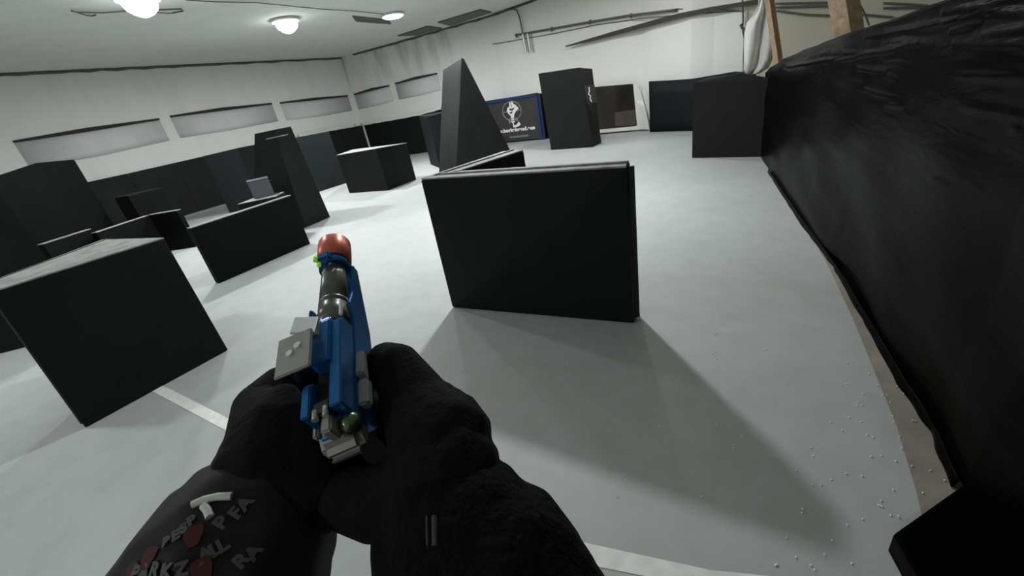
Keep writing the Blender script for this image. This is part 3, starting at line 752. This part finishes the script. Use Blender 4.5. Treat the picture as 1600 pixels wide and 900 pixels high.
# ------------------------------------------------------------ person: hands, arms, body
S_ = 1.18
def cp(px, py, dep):              # point at a given distance ahead of the lens
    dep *= S_
    return V(0, 0, EYE)+RM @ V((px-800)/FPX*dep, -(py-450)/FPX*dep, -dep)
def skin(name, nodes, edges, m, parent, vox=.0028, smooth=6):
    """one continuous surface round a skeleton of joints with radii"""
    bm = bmesh.new()
    for a, b in edges:
        (p, r), (q, t) = nodes[a], nodes[b]
        n = max(1, int((q-p).length/(min(r, t)*.3)))
        for i in range(n+1):
            f = i/n
            bmesh.ops.create_icosphere(bm, subdivisions=2, radius=r+(t-r)*f, matrix=Matrix.Translation(p.lerp(q, f)))
    me = bpy.data.meshes.new(name); bm.to_mesh(me); bm.free()
    o = bpy.data.objects.new(name, me); C.objects.link(o)
    rm = o.modifiers.new('remesh', 'REMESH'); rm.mode = 'VOXEL'; rm.voxel_size = vox
    sm = o.modifiers.new('smooth', 'SMOOTH'); sm.iterations = smooth; sm.factor = .5
    dg = bpy.context.evaluated_depsgraph_get(); dg.update(); m2 = bpy.data.meshes.new_from_object(o.evaluated_get(dg))
    bpy.data.objects.remove(o); m2.name = name; m2.materials.clear()
    for f in m2.polygons: f.use_smooth = True
    o = link(name, m2, m)
    if parent is not None: place(o, parent)
    return o
per = thing('person', 'person in black gloves and dark clothing aiming a blue toy pistol with both hands', 'person', (0, -.15, 0))
def hand(palm, fingers, name, label):
    """palm: list of (px,py,depth,radius); fingers: (index of palm node, chain)"""
    nodes = [(cp(*q[:3]), q[3]*S_) for q in palm]; edges = [(i, i+1) for i in range(len(palm)-1)]
    for root, ch in fingers:
        prev = root
        for q in ch:
            nodes.append((cp(*q[:3]), q[3]*S_)); edges.append((prev, len(nodes)-1)); prev = len(nodes)-1
    o = skin(name, nodes, edges, M_glove, per)
    return o
# right hand round the grip: palm chain from cuff to knuckles
hand([(712, 815, .278, .026), (708, 795, .280, .036), (694, 742, .290, .0425), (690, 690, .305, .040)],
     [(3, [(655, 640, .322, .030), (622, 572, .338, .0195), (604, 566, .350, .0180), (582, 590, .365, .0150)]),
      (3, [(712, 660, .328, .0210), (640, 640, .360, .020), (580, 640, .372, .0165), (545, 655, .37, .013)]),
      (2, [(728, 705, .318, .0205), (660, 700, .350, .020), (600, 700, .362, .0165), (560, 710, .355, .013)]),
      (2, [(728, 745, .304, .0190), (680, 760, .330, .018), (620, 760, .342, .0155), (580, 760, .34, .012)]),
      (2, [(640, 775, .285, .030), (590, 785, .285, .026), (530, 778, .290, .020), (480, 735, .300, .0150)])],
     'glove', '')
# left hand wrapping it from the left
hand([(416, 818, .292, .026), (422, 796, .292, .036), (428, 742, .305, .0435), (436, 690, .322, .038)],
     [(3, [(402, 636, .345, .0195), (438, 600, .370, .0170), (492, 585, .388, .0150), (540, 592, .392, .013)]),
      (3, [(398, 664, .342, .0190), (420, 650, .385, .0165), (480, 640, .40, .0150), (540, 645, .395, .013)]),
      (2, [(392, 703, .328, .0190), (420, 690, .375, .0165), (480, 685, .39, .0150), (540, 690, .38, .013)]),
      (2, [(388, 742, .310, .0190), (425, 735, .355, .0155), (480, 735, .37, .0140), (530, 740, .365, .012)]),
      (2, [(490, 765, .300, .034), (480, 700, .305, .0210), (456, 655, .318, .0165), (444, 624, .335, .0135)])],
     'glove', '')
shR, shL = V(.20, -.19, 1.38), V(-.20, -.19, 1.38)
elR, elL = V(.09, -.03, 1.13), V(-.25, .0, 1.17)
def mix_arm(name, head, elbow, shoulder, m):
    nodes = [(cp(*q[:3]), q[3]*S_) for q in head]+[(elbow, .058), (shoulder, .072)]
    return skin(name, nodes, [(i, i+1) for i in range(len(nodes)-1)], m, per, vox=.004)
sleeveR = mix_arm('sleeve', [(690, 775, .290, .038), (700, 800, .285, .047), (704, 822, .280, .055), (720, 850, .275, .060), (772, 905, .265, .064)], elR, shR, M_sleeve)
sleeveL = mix_arm('sleeve', [(425, 778, .305, .040), (414, 798, .300, .051), (392, 836, .290, .060), (364, 884, .280, .066), (325, 945, .27, .066)], elL, shL,
     mat('printed_black_sleeve', (.005, .0055, .006), .7, noise_s=30, noise_a=.3))
# body
bn_ = [(V(0, -.24, .98), .125), (V(0, -.24, 1.14), .12), (V(0, -.23, 1.30), .125), (V(0, -.21, 1.45), .060), (V(0, -.20, 1.53), .055), (V(0, -.185, 1.61), .078), (V(0, -.185, 1.69), .088),
       (V(.09, -.23, 1.32), .115), (V(-.09, -.23, 1.32), .115), (V(.18, -.21, 1.39), .070), (V(-.18, -.21, 1.39), .070),
       (V(.08, -.24, 1.10), .09), (V(-.08, -.24, 1.10), .09), (V(.09, -.24, .93), .105), (V(-.09, -.24, .93), .105),
       (V(.13, -.20, .50), .066), (V(.15, -.25, .11), .045), (V(-.13, -.17, .50), .066), (V(-.15, -.22, .11), .045),
       (V(.045, -.20, 1.38), .06), (V(-.045, -.20, 1.38), .06), (V(0, -.105, 1.60), .016), (V(0, -.13, 1.645), .02), (V(.088, -.185, 1.635), .018), (V(-.088, -.185, 1.635), .018)]
skin('body', bn_, [(0, 1), (1, 2), (2, 3), (3, 4), (4, 5), (5, 6), (2, 7), (2, 8), (7, 9), (8, 10), (7, 11), (8, 12), (11, 13), (12, 14), (13, 15), (15, 16), (14, 17), (17, 18), (3, 19), (3, 20), (21, 22), (22, 5), (5, 23), (5, 24)], M_cloth_dark, per, vox=.011, smooth=3)
for sx, yb in ((1, -.25), (-1, -.22)):
    skin('boot', [(V(.15*sx, yb, .13), .055), (V(.15*sx, yb-.01, .05), .048), (V(.155*sx, yb+.08, .048), .045), (V(.165*sx, yb+.17, .040), .038)], [(0, 1), (1, 2), (2, 3)],
         mat('black_leather', (.012, .012, .012), .5), per, vox=.009, smooth=3)
gg = skin('goggles', [(V(-.055, -.100, 1.655), .026), (V(-.03, -.092, 1.655), .028), (V(.03, -.092, 1.655), .028), (V(.055, -.100, 1.655), .026)], [(0, 1), (1, 2), (2, 3)], mat('dark_goggle_lens', (.01, .01, .012), .1), per, vox=.005, smooth=2)

# printing on the left sleeve, laid on its cloth
from mathutils.bvhtree import BVHTree
dgr = bpy.context.evaluated_depsgraph_get()
bv = BVHTree.FromPolygons([v.co.copy() for v in sleeveL.data.vertices], [tuple(p.vertices) for p in sleeveL.data.polygons])
def on_sleeve(px, py):
    d = ray(px, py).normalized(); h = bv.ray_cast(V(0, 0, EYE), d)
    return (h[0], h[1]) if h[0] is not None else (None, None)
upw = RM @ V(0, 1, 0)
M_let = mat('faded_grey_print', (.10, .11, .10), .7); M_redp = mat('faded_red_print', (.075, .012, .011), .7)
def letter(ch, px, py, size, ang, m=M_let, name='letter'):
    p, n_ = on_sleeve(px, py)
    if p is None: return
    if n_.dot(p-V(0, 0, EYE)) > 0: n_ = -n_
    y_ = (upw-n_*upw.dot(n_)).normalized(); x_ = y_.cross(n_)
    ca, sa = math.cos(math.radians(ang)), math.sin(math.radians(ang))
    M4 = Matrix.Translation(p+n_*.0012) @ Matrix((x_*ca+y_*sa, y_*ca-x_*sa, n_)).transposed().to_4x4()
    if ch == '*':
        bmx = bmesh.new(); k_ = 12
        vs = [bmx.verts.new(M4 @ V(size*.5*math.cos(a)*(1+.25*math.sin(3*a)), size*.85*math.sin(a)*(1+.2*math.cos(2*a)), 0)) for a in [i*2*math.pi/k_ for i in range(k_)]]
        bmx.faces.new(vs); r_ = bmesh.ops.extrude_face_region(bmx, geom=list(bmx.faces))
        for v in [g for g in r_['geom'] if isinstance(g, bmesh.types.BMVert)]: v.co -= n_*.0015
        bmesh.ops.recalc_face_normals(bmx, faces=bmx.faces)
        mm = bpy.data.meshes.new('red_print'); bmx.to_mesh(mm); bmx.free(); o = link('red_print', mm, m); o.parent = sleeveL; return
    o = text_mesh(name, ch, size, m, M4, None, bold=.0006, ext=.0004); o.parent = sleeveL
for ch, x, y in (('P', 346, 818), ('F', 369, 803), ('A', 383, 788)): letter(ch, x, y, .0125, 48)
for ch, x, y in (('B', 262, 848), ('E', 276, 838), ('S', 288, 827), ('P', 300, 815)): letter(ch, x, y, .0095, 40)
for ch, x, y in (('A', 322, 868), ('L', 336, 860), ('L', 348, 853)): letter(ch, x, y, .0125, 25)
for ch, x, y in (('P', 214, 896), ('A', 228, 894), ('R', 244, 891), ('K', 262, 893), ('Z', 284, 890)): letter(ch, x, y, .0115, 8)
for ch, x, y in (('R', 377, 877), ('A', 396, 864)): letter(ch, x, y, .0125, 40)
for x, y, z_ in ((303, 838, .011), (316, 892, .012), (234, 872, .010), (208, 893, .008)): letter('*', x, y, z_, 20, M_redp)
# pale trim where the sleeve meets the left glove
for seg_ in ([(300, 789), (318, 781), (340, 776), (362, 775)], [(318, 790), (324, 797), (328, 808)]):
    P_ = []
    for x, y in seg_:
        p, n_ = on_sleeve(x, y)
        if p is not None: P_.append(p+(V(0, 0, EYE)-p).normalized()*.002)
    if len(P_) > 1: tube('pale_trim', P_, .0028, M_line).parent = sleeveL

bvR = BVHTree.FromPolygons([v.co.copy() for v in sleeveR.data.vertices], [tuple(p.vertices) for p in sleeveR.data.polygons])
for xa1, r1 in ((667, .0009), (679, .0022)):
    P_ = []
    for y in (806, 820, 835, 852):
        h = bvR.ray_cast(V(0, 0, EYE), ray(xa1+(y-806)*.02, y).normalized())
        if h[0] is not None: P_.append(h[0])
    if len(P_) > 1: tube('piping', P_, r1, mat('grey_piping', (.05, .05, .048), .7)).parent = sleeveR
bvb = None
# ------------------------------------------------------------ pistol
# local frame: x right, y towards the muzzle, z up
def camvec(v): return (RM @ V(v[0], v[1], -v[2])).normalized()
rear = cp(521, 656, .285); muz = cp(523, 388, .425)
ya = (muz-rear).normalized(); GL = (muz-rear).length
xa_ = camvec((.91, .41, .04)); xa_ = (xa_-ya*xa_.dot(ya)).normalized(); za_ = xa_.cross(ya)
GM = Matrix.Translation(rear) @ Matrix((xa_, ya, za_)).transposed().to_4x4()
gun = thing('pistol', 'blue and steel toy pistol with a red muzzle tip held in both gloved hands', 'pistol'); gun.matrix_world = GM
k = GL/.21
def G(*a): return tuple(x*k for x in a)
M_gb = mat('anodised_blue', (.03, .17, .46), .28, metal=.55)
M_red = mat('anodised_red', (.72, .16, .11), .36, metal=.5)
M_steel = mat('dark_steel', (.17, .17, .16), .3, metal=.7, noise_s=60, noise_a=.4)
M_silver = mat('brushed_silver', (.40, .40, .37), .4, metal=.35)
M_alu = mat('bright_aluminium', (.88, .90, .93), .35)
M_gun = mat('black_polymer', (.01, .01, .01), .5)
def gbox(name, lo, hi, m, b=.0015): return box(name, G(*lo), G(*hi), m, gun, b*k)
cyl('muzzle_tip', G(0, .182, 0), G(0, .216, 0), .017*k, .017*k, M_red, gun, 40, rings=[(0, .0150*k), (.04, .0165*k), (.5, .0168*k), (.95, .0165*k), (1, .015*k)])['label'] = 'red cylindrical muzzle tip'
cyl('muzzle_bore', G(0, .2155, 0), G(0, .2168, 0), .009*k, .009*k, M_gun, gun)
cyl('front_collar', G(0, .172, 0), G(0, .184, 0), .0145*k, .0145*k, M_gb, gun)
fs = gbox('front_sight', (-.009, .170, .013), (.006, .180, .020), M_gb)
for x, z in ((-.0062, .0225), (-.0066, .0160)):
    cyl('fibre_dot', G(x, .166, z), G(x, .174, z), .0019*k, .0019*k, mat('green_fibre', (.35, .80, .05), .3, emit=.25), gun, 12)  # emission stands in for light gathered by the fibre
cyl('outer_barrel', G(0, .090, 0), G(0, .174, 0), 0, 0, M_steel, gun, 40,
    rings=[(0, .0140*k), (.30, .0138*k), (.31, .0125*k), (.335, .0125*k), (.345, .0136*k), (.38, .0135*k), (.39, .0123*k), (.415, .0123*k), (.425, .0132*k), (.8, .0122*k), (1, .0112*k)])
for i in range(5):
    cyl('barrel_flute', G(-.006+.004*(i % 3), .142+.006*i, .0095), G(-.001+.004*(i % 3), .147+.006*i, .0105), .0018*k, .0012*k, M_alu, gun, 10)
# lower frame and dust cover, swept outline
def extr(name, prof, x0, x1, m, b=.001):    # profile in y,z extruded along x
    bm = bmesh.new(); a_ = [bm.verts.new(G(x0, y, z)) for y, z in prof]; c_ = [bm.verts.new(G(x1, y, z)) for y, z in prof]
    bm.faces.new(a_); bm.faces.new(c_[::-1]); n = len(prof)
    for i in range(n): bm.faces.new((a_[i], a_[(i+1) % n], c_[(i+1) % n], c_[i]))
    bmesh.ops.recalc_face_normals(bm, faces=bm.faces)
    bmesh.ops.bevel(bm, geom=list(bm.edges), offset=b*k, segments=2, affect='EDGES')
    me = bpy.data.meshes.new(name); bm.to_mesh(me); bm.free(); return link(name, me, m, gun)
extr('frame', [(.0, -.004), (.10, -.004), (.115, .002), (.135, -.004), (.178, -.006), (.178, -.016), (.10, -.034), (.06, -.036), (.0, -.034)], -.0125, .0165, M_gb)
extr('slide_side', [(.0, -.004), (.088, -.004), (.088, .012), (.082, .016), (.0, .016)], .006, .0155, M_gb)
extr('slide_side', [(.0, -.004), (.036, -.004), (.030, .012), (.026, .015), (.0, .015)], -.0165, -.0095, M_gb)
extr('slide_top', [(.040, .0), (.088, .0), (.088, .0175), (.083, .0195), (.040, .0195)], -.008, .0075, M_gb)
gbox('slide_recess', (-.010, .006, -.006), (.006, .060, .006), M_gun)
gbox('rail_lug', (-.0195, .100, -.006), (-.0155, .116, .010), M_gb)
gbox('light_strip', (.0135, .088, .0125), (.0160, .106, .0155), M_alu, .0005)
# optic mount on the left
gbox('mount_block', (-.0170, .068, .0165), (-.001, .088, .0215), M_silver)
_gi = GM.inverted(); _p = GM @ V(*G(-.009, .078, .026))
_h = ((V(0, 0, EYE)-_p).normalized()+(V(.32, 6.1, 3.8)-_p).normalized()).normalized()  # highlight put into the shape: facet tilted to throw lamp glare at the eye
_n = ((_gi.to_3x3() @ _h).normalized()*.55+V(0, 0, .45)).normalized(); _x = (V(1, 0, 0)-_n*_n.x).normalized(); _y = _n.cross(_x)
_c = V(*G(-.0095, .079, .0262)); _u = _x*.0088*k; _v = _y*.0105*k; _t = _n*.0012*k
hull('glare_facet', [_c-_u-_v-_t, _c+_u-_v-_t, _c+_u+_v-_t, _c-_u+_v-_t], [_c-_u-_v+_t, _c+_u-_v+_t, _c+_u+_v+_t, _c-_u+_v+_t],
     mat('polished_aluminium', (.85, .87, .90), .42, metal=.75), None, .0003).parent = gun
mp_ = extr('mount_plate', [(.032, .027), (.068, .027), (.070, .0300), (.032, .0300)], -.0290, -.0005, M_silver)
for x, y in ((-.0175, .051), (-.0115, .056)):
    cyl('screw', G(x, y, .0298), G(x, y, .0312), .0030*k, .0026*k, M_alu, gun, 20)
gbox('mount_leg', (-.0270, .036, .006), (-.0230, .064, .028), M_gun)
# rear end
gbox('rear_sight', (-.008, -.002, .008), (.006, .010, .014), M_gun)
cyl('sight_fibre', G(-.006, -.004, .0125), G(-.006, .004, .0125), .0024*k, .0024*k, M_silver, gun, 14)
cyl('sight_fibre', G(.002, -.004, .0125), G(.002, .004, .0125), .0024*k, .0024*k, M_silver, gun, 14)
gbox('hammer', (-.004, -.014, -.006), (.004, .0, .010), M_silver)
bt = extr('beavertail', [(.016, -.010), (.008, -.006), (-.004, -.007), (-.014, -.012), (-.020, -.020), (-.019, -.026), (-.010, -.030), (.016, -.030)], -.0190, .0130, mat('worn_grey_metal', (.26, .26, .24), .45, metal=.3), .005)
gbox('blue_pin', (-.012, -.010, -.006), (.002, -.0075, -.004), mat('shiny_blue_pin', (.05, .35, .85), .15, metal=.8), .0005)
gbox('thumb_safety', (-.0210, -.004, -.012), (-.0165, .010, -.006), M_silver)
gbox('thumb_safety', (.0165, .006, -.014), (.025, .030, -.004), M_silver, .002)
sp = bmesh.new(); bmesh.ops.create_uvsphere(sp, u_segments=20, v_segments=12, radius=.0085*k)
me = bpy.data.meshes.new('hammer_spur'); sp.to_mesh(me); sp.free()
o = link('hammer_spur', me, mat('green_grey_metal', (.12, .16, .11), .25, metal=.8), gun); o.location = G(.011, -.006, -.004)
for f in me.polygons: f.use_smooth = True
extr('racking_handle', [(.030, -.012), (.056, -.010), (.058, -.004), (.034, -.002)], .0165, .0235, M_silver)
extr('grip', [(.008, -.03), (.050, -.033), (.036, -.085), (.030, -.120), (-.012, -.120), (-.008, -.080)], -.0135, .0135, M_gun, .004)
extr('magazine', [(-.014, -.120), (.031, -.120), (.030, -.132), (-.016, -.132)], -.012, .012, M_steel, .001)
tube_pts = [(0, .052, -.036), (0, .060, -.052), (0, .075, -.060), (0, .092, -.056), (0, .100, -.036)]
tg = bpy.data.curves.new('tg', 'CURVE'); 
def gtube(name, pts, r, m):
    cu = bpy.data.curves.new(name, 'CURVE'); cu.dimensions = '3D'; cu.bevel_depth = r*k; cu.use_fill_caps = True
    s = cu.splines.new('POLY'); s.points.add(len(pts)-1)
    for i, p in enumerate(pts): s.points[i].co = (*G(*p), 1)
    t = bpy.data.objects.new('t', cu); C.objects.link(t); dg = bpy.context.evaluated_depsgraph_get()
    me = bpy.data.meshes.new_from_object(t.evaluated_get(dg)); bpy.data.objects.remove(t); me.materials.clear(); me.name = name
    return link(name, me, m, gun)
gtube('trigger_guard', tube_pts, .003, M_gb)
gtube('trigger', [(0, .068, -.034), (0, .072, -.044), (0, .068, -.052)], .0025, M_silver)
